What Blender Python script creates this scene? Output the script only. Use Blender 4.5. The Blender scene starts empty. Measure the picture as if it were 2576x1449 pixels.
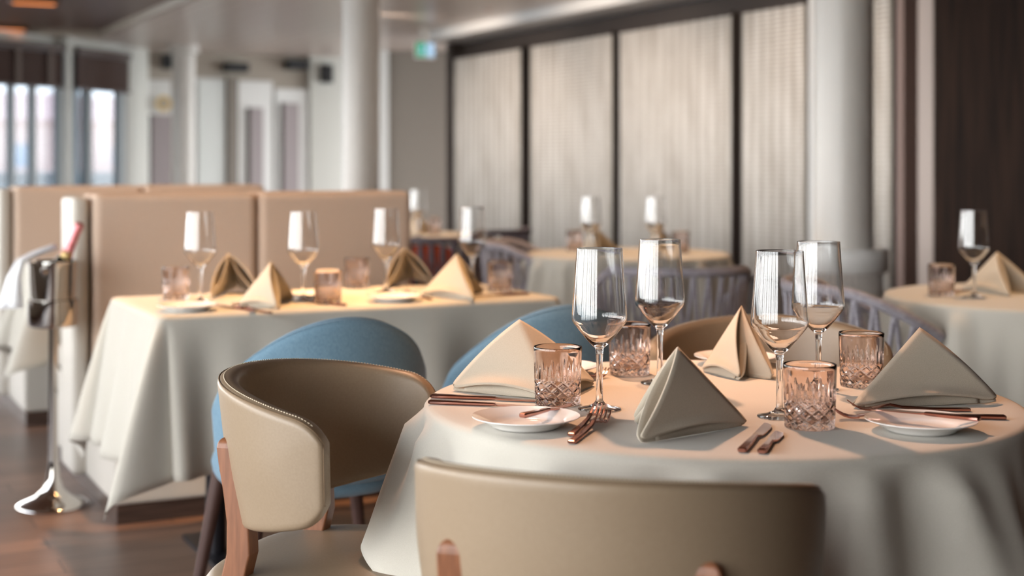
import bpy, math, random
from math import sin, cos, pi, sqrt, radians, atan2
from mathutils import Vector, Matrix
random.seed(7)
S = bpy.context.scene
COL = S.collection

# ------------------------------------------------------------------ camera frame
FPX, CX, HY, CAMZ = 3600.0, 1288.0, 415.0, 1.157     # focal length, centre column, horizon row, eye height
YAW = radians(26.67)
SA, CA = sin(YAW), cos(YAW)
TZ = 0.75                                            # table-top height

def ld(lat, d):                                      # lateral / depth before the camera -> floor x, y
    return (d*SA + lat*CA, d*CA - lat*SA)
def at(px, py, z=TZ):                                # photo pixel on a level plane -> floor x, y
    d = (CAMZ - z)*FPX/(py - HY)
    return ld((px - CX)/FPX*d, d)
def atd(px, d):                                      # photo column at a depth -> floor x, y
    return ld((px - CX)/FPX*d, d)
def onx(px, X):                                      # photo column on the plane x = X -> y
    m = (px - CX)/FPX
    return X/(SA + m*CA)*(CA - m*SA)
def facing(lat, d):                                  # facing direction in the camera frame -> z rotation (local +Y looks that way)
    x, y = lat*CA + d*SA, -lat*SA + d*CA
    return atan2(-x, y)

# ------------------------------------------------------------------ mesh helpers
class MB:
    def __init__(s): s.v = []; s.f = []
    def add(s, vs, fs):
        o = len(s.v); s.v += [tuple(v) for v in vs]; s.f += [tuple(i + o for i in f) for f in fs]; return s
    def box(s, x0, x1, y0, y1, z0, z1):
        return s.add([(x0,y0,z0),(x1,y0,z0),(x1,y1,z0),(x0,y1,z0),(x0,y0,z1),(x1,y0,z1),(x1,y1,z1),(x0,y1,z1)],
              [(0,3,2,1),(4,5,6,7),(0,1,5,4),(1,2,6,5),(2,3,7,6),(3,0,4,7)])
    def obox(s, c, ux, hx, hy, z0, z1):              # box turned on the floor: centre, unit x axis, half sizes
        uy = (-ux[1], ux[0]); P = []
        for z in (z0, z1):
            for a, b in ((-1,-1),(1,-1),(1,1),(-1,1)):
                P.append((c[0]+ux[0]*hx*a+uy[0]*hy*b, c[1]+ux[1]*hx*a+uy[1]*hy*b, z))
        return s.add(P, [(0,3,2,1),(4,5,6,7),(0,1,5,4),(1,2,6,5),(2,3,7,6),(3,0,4,7)])
    def lathe(s, prof, n=32, closed=False, c=(0,0,0)):
        V = []; F = []; m = len(prof)
        for r, z in prof:
            for i in range(n):
                a = 2*pi*i/n; V.append((c[0]+r*cos(a), c[1]+r*sin(a), c[2]+z))
        for j in range(m if closed else m-1):
            k = (j+1) % m
            for i in range(n):
                i2 = (i+1) % n; F.append((j*n+i, j*n+i2, k*n+i2, k*n+i))
        if not closed:
            if prof[0][0] > 1e-6: F.append(tuple(range(n-1, -1, -1)))
            if prof[-1][0] > 1e-6: F.append(tuple((m-1)*n+i for i in range(n)))
        return s.add(V, F)
    def tube(s, pts, r, n=8, closed=False):
        pts = [Vector(p) for p in pts]; N = len(pts); V = []; F = []
        rr = r if isinstance(r, (list, tuple)) else [r]*N
        prev = None
        for i, p in enumerate(pts):
            if closed: t = pts[(i+1) % N] - pts[i-1]
            else: t = pts[min(i+1, N-1)] - pts[max(i-1, 0)]
            t.normalize()
            if prev is None:
                a = Vector((0,0,1)) if abs(t.z) < .9 else Vector((1,0,0))
                u = t.cross(a).normalized()
            else:
                u = (prev - t*prev.dot(t)).normalized()
            prev = u; w = t.cross(u)
            for k in range(n):
                q = 2*pi*k/n; V.append(p + (u*cos(q) + w*sin(q))*rr[i])
        for i in range(N if closed else N-1):
            j = (i+1) % N
            for k in range(n):
                k2 = (k+1) % n; F.append((i*n+k, i*n+k2, j*n+k2, j*n+k))
        if not closed:
            F.append(tuple(range(n-1, -1, -1))); F.append(tuple((N-1)*n+k for k in range(n)))
        return s.add(V, F)
    def grid(s, fn, us, vs, wrap=False):
        V = [fn(u, v) for u in us for v in vs]; n = len(vs); F = []
        for i in range(len(us) - (0 if wrap else 1)):
            i2 = (i+1) % len(us)
            for j in range(n-1):
                F.append((i*n+j, i2*n+j, i2*n+j+1, i*n+j+1))
        return s.add(V, F)
    def loft(s, secs):                               # secs: list of 4-or-more point rings
        n = len(secs[0]); V = [p for q in secs for p in q]; F = []
        for i in range(len(secs)-1):
            for k in range(n):
                k2 = (k+1) % n; F.append((i*n+k, i*n+k2, (i+1)*n+k2, (i+1)*n+k))
        F.append(tuple(range(n-1, -1, -1))); F.append(tuple((len(secs)-1)*n+k for k in range(n)))
        return s.add(V, F)
    def build(s, name, mat, parent=None, smooth=True, bevel=0, subsurf=0, solid=0, loc=(0,0,0), angle=40):
        me = bpy.data.meshes.new(name); me.from_pydata(s.v, [], s.f); me.update()
        me.materials.append(mat)
        import bmesh
        b = bmesh.new(); b.from_mesh(me); bmesh.ops.recalc_face_normals(b, faces=b.faces)
        if smooth:
            for f in b.faces: f.smooth = True
            for e in b.edges:
                if len(e.link_faces) == 2 and e.calc_face_angle(0) > radians(angle): e.smooth = False
        b.to_mesh(me); b.free()
        o = bpy.data.objects.new(name, me); COL.objects.link(o); o.location = loc
        if parent: o.parent = parent
        if solid:
            m = o.modifiers.new('s', 'SOLIDIFY'); m.thickness = solid; m.offset = 0
        if bevel:
            m = o.modifiers.new('b', 'BEVEL'); m.width = bevel; m.segments = 3; m.limit_method = 'ANGLE'; m.harden_normals = False
        if subsurf:
            m = o.modifiers.new('u', 'SUBSURF'); m.levels = subsurf; m.render_levels = subsurf
        return o

def box(name, x0, x1, y0, y1, z0, z1, mat, parent=None, bevel=0):
    return MB().box(x0, x1, y0, y1, z0, z1).build(name, mat, parent, smooth=False, bevel=bevel)
def tag(o, label=None, cat=None, group=None, kind=None):
    if label: o['label'] = label
    if cat: o['category'] = cat
    if group: o['group'] = group
    if kind: o['kind'] = kind
    return o
def struct(o, label=None): return tag(o, label, None, None, 'structure')
def thing(name, label, cat, loc=(0,0,0), rz=0, group=None):
    o = bpy.data.objects.new(name, None); COL.objects.link(o); o.empty_display_size = .05
    o.location = loc; o.rotation_euler = (0,0,rz)
    return tag(o, label, cat, group)
def dup(root, loc, rz=0, label=None, group=None, rot=None):
    def cp(o, par):
        c = o.copy(); COL.objects.link(c)
        if par: c.parent = par
        for ch in list(o.children): cp(ch, c)
        return c
    r = cp(root, None); r.location = loc; r.rotation_euler = rot or (0,0,rz)
    if label: r['label'] = label
    if group: r['group'] = group
    return r

# ------------------------------------------------------------------ materials
def sr(r, g, b):
    f = lambda c: ((c/255)/12.92 if c/255 <= .04045 else ((c/255+.055)/1.055)**2.4)
    return (f(r), f(g), f(b), 1)
def mat(name, col, rough=.5, metal=0, **kw):
    m = bpy.data.materials.new(name); m.use_nodes = True
    b = m.node_tree.nodes['Principled BSDF']
    b.inputs['Base Color'].default_value = col; b.inputs['Roughness'].default_value = rough; b.inputs['Metallic'].default_value = metal
    for k, v in kw.items(): b.inputs[k].default_value = v
    return m
def nd(m, t, **kw):
    n = m.node_tree.nodes.new(t)
    for k, v in kw.items():
        if k in n.inputs: n.inputs[k].default_value = v
        else: setattr(n, k, v)
    return n
def lk(m, a, b): m.node_tree.links.new(a, b)
def texco(m, scale=(1,1,1), out='Object', rot=(0,0,0)):
    t = nd(m, 'ShaderNodeTexCoord'); mp = nd(m, 'ShaderNodeMapping'); mp.inputs['Scale'].default_value = scale; mp.inputs['Rotation'].default_value = rot
    lk(m, t.outputs[out], mp.inputs['Vector']); return mp.outputs['Vector']
def vary(m, c1, c2, scale, vec=None, bump=0, detail=4, dist=.002, fac=(.3,.7)):
    b = m.node_tree.nodes['Principled BSDF']
    n = nd(m, 'ShaderNodeTexNoise'); n.inputs['Scale'].default_value = scale; n.inputs['Detail'].default_value = detail
    if vec is not None: lk(m, vec, n.inputs['Vector'])
    r = nd(m, 'ShaderNodeValToRGB'); r.color_ramp.elements[0].color = c1; r.color_ramp.elements[1].color = c2
    r.color_ramp.elements[0].position, r.color_ramp.elements[1].position = fac
    lk(m, n.outputs['Fac'], r.inputs['Fac']); lk(m, r.outputs['Color'], b.inputs['Base Color'])
    if bump:
        bp = nd(m, 'ShaderNodeBump'); bp.inputs['Strength'].default_value = bump; bp.inputs['Distance'].default_value = dist
        lk(m, n.outputs['Fac'], bp.inputs['Height']); lk(m, bp.outputs['Normal'], b.inputs['Normal'])
    return m

def cloth_mat(name, c1, c2, sheen=.15):
    m = mat(name, c1, .9); b = m.node_tree.nodes['Principled BSDF']; b.inputs['Sheen Weight'].default_value = sheen; b.inputs['Specular IOR Level'].default_value = .2
    vary(m, c1, c2, 3, texco(m, (140, 900, 300)), bump=.12, detail=2, dist=.0006)
    return m
M = {}
M['linen'] = cloth_mat('stone_linen', sr(182,177,166), sr(196,191,180))
M['napkin'] = cloth_mat('napkin_linen', sr(172,162,146), sr(188,178,161))
M['blue'] = mat('blue_denim_fabric', sr(104,136,156), .9); vary(M['blue'], sr(88,118,138), sr(112,142,160), 3, texco(M['blue'], (160,160,50)), bump=.2, detail=5, dist=.001); M['blue'].node_tree.nodes['Principled BSDF'].inputs['Sheen Weight'].default_value = .2
M['leather'] = mat('taupe_leather', sr(141,122,100), .42); vary(M['leather'], sr(138,119,97), sr(144,125,103), 260, texco(M['leather']), bump=.12, detail=3, dist=.0006)
M['thread'] = mat('pale_thread', sr(222,208,184), .7)
M['seam'] = mat('dark_seam', sr(120,98,74), .6)
M['rope'] = mat('grey_rope', sr(150,146,152), .85); vary(M['rope'], sr(128,123,130), sr(172,168,176), 60, texco(M['rope'], (1,1,3)), bump=.5, detail=3, dist=.003)
M['rope_dark'] = mat('dark_rope', sr(92,84,90), .85); vary(M['rope_dark'], sr(70,63,70), sr(112,104,110), 60, texco(M['rope_dark'], (1,1,3)), bump=.5, detail=3, dist=.003)
M['dark_metal'] = mat('charcoal_metal', sr(40,38,42), .4, .6)
M['walnut'] = mat('dark_walnut', sr(72,50,44), .45)
def wood(name, c1, c2, sc, rough=.4, bump=.1):
    m = mat(name, c1, rough); vary(m, c1, c2, 4, texco(m, sc), bump=bump, detail=8, dist=.001); return m
M['beech'] = wood('beech_wood', sr(114,70,44), sr(140,90,60), (30,30,3))
M['screw'] = mat('screw_hole', sr(46,26,20), .6)
M['plinth'] = wood('plinth_wood', sr(62,46,38), sr(84,64,54), (2,20,20))
M['sofa'] = mat('cream_leatherette', sr(192,186,176), .5); vary(M['sofa'], sr(186,179,168), sr(198,192,182), 180, texco(M['sofa']), bump=.1, detail=3, dist=.001)
M['sofa_back'] = mat('beige_upholstery', sr(206,182,162), .7); vary(M['sofa_back'], sr(200,176,156), sr(211,188,168), 180, texco(M['sofa_back']), bump=.15, detail=3, dist=.001)
M['porcelain'] = mat('white_porcelain', sr(240,238,236), .08); M['porcelain'].node_tree.nodes['Principled BSDF'].inputs['Coat Weight'].default_value = .5
M['copper'] = mat('rose_copper', sr(176,130,118), .16, 1)
M['chrome'] = mat('polished_steel', sr(196,190,184), .07, 1)
M['white_cloth'] = cloth_mat('white_towel', sr(226,228,232), sr(240,242,245))
M['foil'] = mat('pink_foil', sr(205,120,126), .35, .35); vary(M['foil'], sr(190,100,108), sr(222,150,152), 90, texco(M['foil'], (1,1,1)), bump=.4, dist=.001)
M['cork_red'] = mat('red_cap_top', sr(120,50,34), .4, .3)
M['gold'] = mat('gold_label', sr(220,190,130), .35, .4)
M['bottle'] = mat('dark_bottle_glass', sr(14,22,18), .05)
M['col_white'] = mat('column_paint', sr(208,204,198), .35)
M['wall_taupe'] = mat('taupe_wall', sr(130,122,114), .6)
M['wall_light'] = mat('pale_wall', sr(200,200,194), .5)
M['wall_header'] = mat('greige_wall', sr(170,160,148), .6)
M['dark_recess'] = mat('dark_recess', sr(58,49,44), .7)
M['white_trim'] = mat('white_trim', sr(222,222,220), .3)
M['pink_trim'] = mat('mauve_trim', sr(140,116,108), .5)
M['metal_trim'] = mat('satin_metal_trim', sr(172,158,150), .4, .15)
M['black'] = mat('black_plastic', sr(22,24,26), .5)
M['door_leaf'] = mat('mauve_door', sr(160,150,152), .5)
M['door_white'] = mat('frosted_white', sr(226,230,228), .4)
M['blind'] = mat('brown_slats', sr(74,52,44), .5)
M['blind_tape'] = mat('blind_tape', sr(104,88,80), .7)
M['frame_grey'] = mat('window_frame_grey', sr(150,158,162), .4)
M['frame_blue'] = mat('window_frame_slate', sr(70,100,120), .4)
M['cushion'] = mat('rust_cushion', sr(176,66,28), .8)
M['woven_plinth'] = mat('woven_ivory', sr(196,190,184), .8)
M['pinkwall'] = mat('pink_render', sr(225,190,176), .9)
M['whitewall'] = mat('white_render', sr(240,238,236), .9)
M['roof'] = mat('tiled_roof', sr(222,180,166), .9)
M['pane_dark'] = mat('dark_pane', sr(150,166,182), .2)
M['quay'] = mat('quay_stone', sr(170,170,168), .9)

# floor planks, laid along x
m = M['floor'] = mat('plank_floor', sr(110,80,64), .4); b = m.node_tree.nodes['Principled BSDF']
bk = nd(m, 'ShaderNodeTexBrick', offset=.37, offset_frequency=2)
for k, v in dict(Color1=sr(132,104,88), Color2=sr(106,84,72), Mortar=sr(66,50,43), Scale=1.0).items(): bk.inputs[k].default_value = v
bk.inputs['Mortar Size'].default_value = .003; bk.inputs['Brick Width'].default_value = 1.1; bk.inputs['Row Height'].default_value = .14; bk.inputs['Bias'].default_value = 0
lk(m, texco(m), bk.inputs['Vector'])
nz = nd(m, 'ShaderNodeTexNoise'); nz.inputs['Scale'].default_value = 5; nz.inputs['Detail'].default_value = 8; lk(m, texco(m, (1,14,1)), nz.inputs['Vector'])
mx = nd(m, 'ShaderNodeMix', data_type='RGBA', blend_type='MULTIPLY'); mx.inputs[0].default_value = .75
rp = nd(m, 'ShaderNodeValToRGB'); rp.color_ramp.elements[0].position = .3; rp.color_ramp.elements[0].color = (.55,.5,.48,1); rp.color_ramp.elements[1].position = .7; rp.color_ramp.elements[1].color = (1.15,1.1,1.08,1)
lk(m, nz.outputs['Fac'], rp.inputs['Fac']); lk(m, bk.outputs['Color'], mx.inputs[6]); lk(m, rp.outputs['Color'], mx.inputs[7]); lk(m, mx.outputs[2], b.inputs['Base Color'])
# ceilings: planks running along y
def planks(name, c1, seam, width, rough):
    m = mat(name, c1, rough); b = m.node_tree.nodes['Principled BSDF']
    v = texco(m); sx = nd(m, 'ShaderNodeSeparateXYZ'); lk(m, v, sx.inputs[0])
    a = nd(m, 'ShaderNodeMath', operation='DIVIDE'); a.inputs[1].default_value = width; lk(m, sx.outputs[0], a.inputs[0])
    f = nd(m, 'ShaderNodeMath', operation='FRACT'); lk(m, a.outputs[0], f.inputs[0])
    g = nd(m, 'ShaderNodeMath', operation='LESS_THAN'); g.inputs[1].default_value = .06; lk(m, f.outputs[0], g.inputs[0])
    x = nd(m, 'ShaderNodeMix', data_type='RGBA'); x.inputs[6].default_value = c1; x.inputs[7].default_value = seam; lk(m, g.outputs[0], x.inputs[0]); lk(m, x.outputs[2], b.inputs['Base Color'])
    return m
M['ceil'] = planks('cream_ceiling_planks', sr(208,194,184), sr(150,132,122), .2, .3)
M['ceil_brown'] = planks('brown_ceiling_slats', sr(104,76,62), sr(80,58,48), .1, .4)
M['darkwood'] = wood('dark_wall_wood', sr(26,17,13), sr(56,39,30), (24,9,.5), .7, .1); M['darkwood'].node_tree.nodes['Principled BSDF'].inputs['Specular IOR Level'].default_value = .15
# woven wall screen: warm / cool thread tints, horizontal rows
m = M['weave'] = mat('woven_screen', sr(206,202,194), .8); b = m.node_tree.nodes['Principled BSDF']
n1 = nd(m, 'ShaderNodeTexNoise'); n1.inputs['Scale'].default_value = 1; n1.inputs['Detail'].default_value = 6; lk(m, texco(m, (12,9,2)), n1.inputs['Vector'])
r1 = nd(m, 'ShaderNodeValToRGB'); r1.color_ramp.elements[0].position = .3; r1.color_ramp.elements[0].color = sr(214,208,200); r1.color_ramp.elements[1].position = .65; r1.color_ramp.elements[1].color = sr(240,236,230); lk(m, n1.outputs['Fac'], r1.inputs['Fac'])
wv = nd(m, 'ShaderNodeTexWave', bands_direction='Z'); wv.inputs['Scale'].default_value = 11; wv.inputs['Distortion'].default_value = 2.5; wv.inputs['Detail Scale'].default_value = 3; lk(m, texco(m), wv.inputs['Vector'])
wy = nd(m, 'ShaderNodeTexWave', bands_direction='Y'); wy.inputs['Scale'].default_value = 2.9; wy.inputs['Distortion'].default_value = .8; lk(m, texco(m), wy.inputs['Vector'])
ry = nd(m, 'ShaderNodeValToRGB'); ry.color_ramp.elements[0].color = (.76,.74,.71,1); ry.color_ramp.elements[1].color = (1,1,1,1); ry.color_ramp.elements[0].position = .15; ry.color_ramp.elements[1].position = .6; lk(m, wy.outputs['Fac'], ry.inputs['Fac'])
rz = nd(m, 'ShaderNodeValToRGB'); rz.color_ramp.elements[0].color = (.86,.85,.83,1); rz.color_ramp.elements[1].color = (1,1,1,1); rz.color_ramp.elements[0].position = .1; rz.color_ramp.elements[1].position = .5; lk(m, wv.outputs['Fac'], rz.inputs['Fac'])
x0 = nd(m, 'ShaderNodeMix', data_type='RGBA', blend_type='MULTIPLY'); x0.inputs[0].default_value = 1; lk(m, r1.outputs['Color'], x0.inputs[6]); lk(m, ry.outputs['Color'], x0.inputs[7])
x = nd(m, 'ShaderNodeMix', data_type='RGBA', blend_type='MULTIPLY'); x.inputs[0].default_value = 1; lk(m, x0.outputs[2], x.inputs[6]); lk(m, rz.outputs['Color'], x.inputs[7]); lk(m, x.outputs[2], b.inputs['Base Color'])
bp = nd(m, 'ShaderNodeBump'); bp.inputs['Strength'].default_value = .4; bp.inputs['Distance'].default_value = .01; lk(m, wv.outputs['Fac'], bp.inputs['Height']); lk(m, bp.outputs['Normal'], b.inputs['Normal'])

# glass
def glass(name, col, ior=1.5, rough=0):
    m = bpy.data.materials.new(name); m.use_nodes = True; t = m.node_tree; t.nodes.remove(t.nodes['Principled BSDF'])
    g = nd(m, 'ShaderNodeBsdfGlass'); g.inputs['Color'].default_value = col; g.inputs['IOR'].default_value = ior; g.inputs['Roughness'].default_value = rough
    lk(m, g.outputs[0], t.nodes['Material Output'].inputs[0]); return m
def thin(name, col, f0=.04, edge=.9):                # thin sheet: Schlick mix of straight-through and mirror
    m = bpy.data.materials.new(name); m.use_nodes = True; t = m.node_tree; t.nodes.remove(t.nodes['Principled BSDF'])
    w = nd(m, 'ShaderNodeLayerWeight'); w.inputs['Blend'].default_value = .5
    p = nd(m, 'ShaderNodeMath', operation='POWER'); p.inputs[1].default_value = 5; lk(m, w.outputs['Facing'], p.inputs[0])
    q = nd(m, 'ShaderNodeMath', operation='MULTIPLY_ADD'); q.inputs[1].default_value = edge; q.inputs[2].default_value = f0; lk(m, p.outputs[0], q.inputs[0])
    a = nd(m, 'ShaderNodeBsdfTransparent'); a.inputs[0].default_value = col
    c = nd(m, 'ShaderNodeBsdfGlossy'); c.inputs['Roughness'].default_value = 0
    x = nd(m, 'ShaderNodeMixShader'); lk(m, q.outputs[0], x.inputs[0]); lk(m, a.outputs[0], x.inputs[1]); lk(m, c.outputs[0], x.inputs[2])
    lk(m, x.outputs[0], t.nodes['Material Output'].inputs[0]); return m
M['stem_glass'] = glass('clear_stem_glass', (.99,.99,.99,1))
M['bowl_glass'] = glass('clear_bowl_glass', (.995,.995,.995,1), 1.52)
M['rose_glass'] = glass('rose_smoked_glass', (.95,.905,.885,1))
M['win_glass'] = thin('tinted_window_glass', (.36,.39,.42,1))
def emit(name, col, s):
    m = mat(name, (0,0,0,1), .5); b = m.node_tree.nodes['Principled BSDF']; b.inputs['Emission Color'].default_value = col; b.inputs['Emission Strength'].default_value = s; return m
M['warm_lamp'] = emit('warm_lamp', sr(255,150,80), .3)
M['exit_green'] = emit('exit_green', sr(0,190,130), .11)
M['exit_white'] = emit('exit_white', sr(190,225,255), .13)

# ------------------------------------------------------------------ room shell
CZ = 2.40; XR = 5.6
struct(box('floor', -2.8, 9.0, -7.2, 19.0, -.1, 0, M['floor']))
mbc = MB().box(2.70, 9.0, -7.2, 19.0, CZ, CZ+.12); mbc.box(-2.8, 2.70, 14.25, 19.0, CZ, CZ+.12)
struct(mbc.build('ceiling', M['ceil'], smooth=False))
struct(box('ceiling_recess', -2.8, 2.70, -7.2, 14.25, CZ+.06, CZ+.12, M['ceil_brown']))
struct(box('trim_1', 2.66, 2.70, -7.2, 14.25, CZ-.004, CZ+.06, M['wall_header']))
struct(box('trim_2', -2.8, 2.66, 14.21, 14.25, CZ-.004, CZ+.06, M['wall_header']))
# window wall on the daylight side
XL = -1.75
def bay(y): return (.85, 2.05) if y < -1.5 else ((.30, 2.30) if y < 3.4 else (.75, 2.15))
wl = MB()
for (ya, yb_) in ((-7.2, -1.5), (-1.5, 3.4), (3.4, 13.2)):
    z0, z1 = bay((ya+yb_)/2); wl.box(XL-.2, XL, ya, yb_, 0, z0); wl.box(XL-.2, XL, ya, yb_, z1, CZ+.12)
wl.box(XL-.2, XL, -7.2, -1.5, .85, 2.05)
struct(wl.build('wall_left', M['wall_header'], smooth=False))
ys = []; y = -1.5
while y < 13.0: ys.append((y, min(y+1.2, 13.2))); y += 1.2
for i, (y0, y1) in enumerate(ys):
    z0, z1 = bay(y0+.1)
    f = MB(); f.box(XL-.14, XL-.02, y1-.10, y1, z0, z1); f.box(XL-.12, XL-.02, y0, y1-.10, z0, z0+.05); f.box(XL-.12, XL-.02, y0, y1-.10, z1-.05, z1); f.box(XL-.10, XL-.04, (y0+y1)/2-.08, (y0+y1)/2-.03, z0, z1)
    struct(f.build('window_%d' % (i+10), M['dark_recess'], smooth=False))
struct(box('wall_behind', XL-.2, 9.0, -7.3, -7.1, 0, CZ+.12, M['dark_recess']))
# dark wood wall and screen wall on the right
y_a = onx(2349, XR); y_b = onx(2262, XR); y_end = onx(1143, XR)
struct(box('wall_right', XR, XR+.15, -7.2, y_a, 0, CZ, M['darkwood']))
struct(box('trim_3', XR-.004, XR+.12, y_a, onx(2308, XR), 0, CZ, M['metal_trim'], bevel=.01))
struct(box('wall_screen', XR+.10, XR+.25, onx(2308, XR), y_end+.25, 0, CZ, M['dark_recess']))
struct(box('trim_4', XR-.02, XR+.10, onx(2280, XR), y_b, 0, CZ, M['pink_trim']))
struct(box('baseboard_right', XR+.02, XR+.10, y_b, y_end, 0, .40, M['dark_recess']))
struct(box('trim_5', XR-.30, XR+.10, y_b, y_end+.1, CZ-.085, CZ, M['white_trim']))
struct(box('trim_6', XR-.03, XR+.10, y_end, y_end+.12, 0, CZ-.085, M['dark_recess']))
struct(box('trim_7', XR-.02, XR+.06, onx(2053, XR), onx(2041, XR), .42, CZ-.085, M['white_trim']))
# woven screens
cuts = [(1146,1316,'farthest one, ending at the taupe wall'), (1337,1546,'second from the far end'), (1563,1848,'between the two darkest gaps'), (1866,2034,'just left of the thick pillar'), (2056,2252,'mostly hidden behind the thick pillar')]
for (pa, pb, where) in cuts:
    ya, yb = onx(pb, XR), onx(pa, XR)
    t = thing('woven_screen', 'ivory woven wall screen, ' + where, 'screen', (XR, (ya+yb)/2, .42), 0, 'woven wall screens')
    W = (yb - ya)/2
    ns = max(24, int(2*W/.02)); us = [-W+.015 + (2*W-.03)*i/ns for i in range(ns+1)]
    g = MB(); zz = [.015 + 1.72*k/2 for k in range(3)]
    g.grid(lambda u, v: (-.014*abs(sin(pi*u/.108)) - .004, u, v), us, zz)
    g.build('weave', M['weave'], t, solid=.006)
    f = MB(); f.box(.004, .05, -W, W, 0, 1.75); f.box(-.026, .004, -W, W, 1.735, 1.76); f.box(-.026, .004, -W, W, 0, .015)
    f.build('frame', M['dark_recess'], t, smooth=False)
# far walls
f0 = atd(-260, 12.3); f1 = atd(163, 13.9); f2 = atd(318, 14.9); f3 = atd(374, 15.4); f4 = atd(1000, 16.9)
def seg(a, b):
    d = (b[0]-a[0], b[1]-a[1]); L = sqrt(d[0]**2+d[1]**2); return L, (d[0]/L, d[1]/L)
def wseg(mb, a, b, t0, t1, z0, z1, th=.10, off=0):   # slab along a->b between fractions t0..t1 with its room face on the line
    L, u = seg(a, b); n = (-u[1], u[0]); s = (t0+t1)/2*L
    c = (a[0]+u[0]*s + n[0]*(th/2+off), a[1]+u[1]*s + n[1]*(th/2+off))
    return mb.obox(c, u, (t1-t0)/2*L, th/2, z0, z1)
def frac(px, a, b):                                  # fraction along a->b met by photo column px
    m = (px-CX)/FPX; dx, dy = SA + m*CA, CA - m*SA
    ex, ey = b[0]-a[0], b[1]-a[1]
    den = dx*ey - dy*ex
    return (dy*a[0] - dx*a[1])/den
def window(n, a, b, pts, fm):
    fr = MB(); gl = MB()
    wseg(fr, a, b, 0, 1, 0, .55); wseg(fr, a, b, 0, 1, 2.25, CZ)
    o = fr.build('wall_window_side_%d' % n, M['wall_light'], smooth=False); o.name = 'wall_bow_%d' % n; struct(o)
    w = MB()
    for (p0, p1) in pts: wseg(w, a, b, frac(p0, a, b), frac(p1, a, b), .55, 2.25, .08, .01)
    wseg(w, a, b, 0, 1, .55, .60, .08, .01)
    wo = struct(w.build('window_%d' % n, fm, smooth=False))
    wseg(gl, a, b, 0, 1, .60, 2.25, .008, .05)
    gl.build('pane', M['win_glass'], wo, smooth=False)
window(1, f0, f1, [(-262,-220),(-120,-104),(31,40),(84,94),(150,163)], M['frame_grey'])
window(2, f1, f2, [(163,186),(222,234),(304,318)], M['frame_grey'])
wo = MB(); wseg(wo, f1, f2, frac(187, f1, f2), frac(202, f1, f2), .6, 2.25, .06, .012); struct(wo.build('trim_8', M['frame_blue'], smooth=False))
wo = MB(); wseg(wo, f0, f1, frac(151, f0, f1), 1.0, 0, CZ, .14, -.10); struct(wo.build('trim_9', M['wall_light'], smooth=False))
def blind(a, b, p0, p1, tapes, label):
    L, u = seg(a, b); t0, t1 = frac(p0, a, b), frac(p1, a, b); s = (t0+t1)/2*L; W = (t1-t0)/2*L
    n = (u[1], -u[0]); c = (a[0]+u[0]*s+n[0]*.06, a[1]+u[1]*s+n[1]*.06)
    t = thing('venetian_blind', label, 'blind', (c[0], c[1], 1.94), atan2(u[1], u[0]), 'raised blinds over the far windows')
    h = MB()
    for k in range(9):
        z = .035*k; h.loft([[(-W, -.012, z+.018), (-W, .012, z-.018), (-W, .012, z-.015), (-W, -.012, z+.021)], [(W, -.012, z+.018), (W, .012, z-.018), (W, .012, z-.015), (W, -.012, z+.021)]])
    h.build('slats', M['blind'], t, smooth=False)
    box('head_rail', -W, W, -.03, .03, .31, .37, M['blind'], t)
    box('bottom_rail', -W, W, -.025, .025, -.045, -.02, M['blind'], t)
    for px in tapes:
        q = (frac(px, a, b) - (t0+t1)/2)*L
        box('tape', q-.03, q+.03, -.034, -.03, -.04, .33, M['blind_tape'], t)
blind(f0, f1, -230, 148, (-180, -60, 30, 112), 'raised dark brown slatted blind with pale tapes over the leftmost window')
blind(f1, f2, 180, 312, (), 'raised dark brown slatted blind between the two pale posts, second window')
w = MB(); wseg(w, f2, f3, 0, 1, 0, CZ); struct(w.build('wall_bow_3', M['wall_light'], smooth=False))
w = MB(); wseg(w, f3, f4, 0, 1, 0, CZ, .12, .10); struct(w.build('wall_back', M['wall_header'], smooth=False))
w = MB(); wseg(w, f3, f4, frac(782, f3, f4), frac(870, f3, f4), 0, CZ, .08, .01); struct(w.build('trim_10', M['wall_light'], smooth=False))
w = MB(); wseg(w, f3, f4, frac(572, f3, f4), frac(598, f3, f4), 0, 2.12, .1, -.02); struct(w.build('trim_11', M['wall_taupe'], smooth=False))
def door(n, p0, p1, ztop, leafmat, l0, l1, zl, extra=None):
    fr = MB()
    wseg(fr, f3, f4, frac(p0, f3, f4), frac(p1, f3, f4), 0, ztop, .04, .05)
    d = struct(fr.build('door_%d' % n, M['white_trim'], smooth=False))
    lf = MB(); wseg(lf, f3, f4, frac(l0, f3, f4), frac(l1, f3, f4), .02, zl, .03, .02); lf.build('door_leaf', leafmat, d, smooth=False)
    if extra:
        e = MB(); wseg(e, f3, f4, frac(extra[0], f3, f4), frac(extra[1], f3, f4), .02, zl, .03, .018); e.build('door_edge', M['dark_recess'], d, smooth=False)
    return d
d1 = door(1, 378, 434, 2.08, M['door_leaf'], 384, 432, 1.70, (378, 384))
em = MB(); L, u = seg(f3, f4); s = frac(408, f3, f4)*L; pc = (f3[0]+u[0]*s, f3[1]+u[1]*s)
e = MB().lathe([(.055,0),(.085,0),(.085,.012),(.055,.012)], 28, True).build('emblem_ring', M['gold'], d1); e.location = (pc[0]+.05*u[1], pc[1]-.05*u[0], 1.82); e.rotation_euler = (pi/2, 0, atan2(u[1], u[0]))
e2 = MB().lathe([(0,0),(.055,0),(.055,.008),(0,.008)], 28).build('emblem_disc', M['napkin'], d1); e2.location = e.location; e2.rotation_euler = e.rotation_euler
door(2, 496, 572, 2.12, M['door_white'], 500, 568, 2.08)
door(3, 600, 690, 2.10, M['door_leaf'], 631, 664, 1.80, (625, 631))
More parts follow.
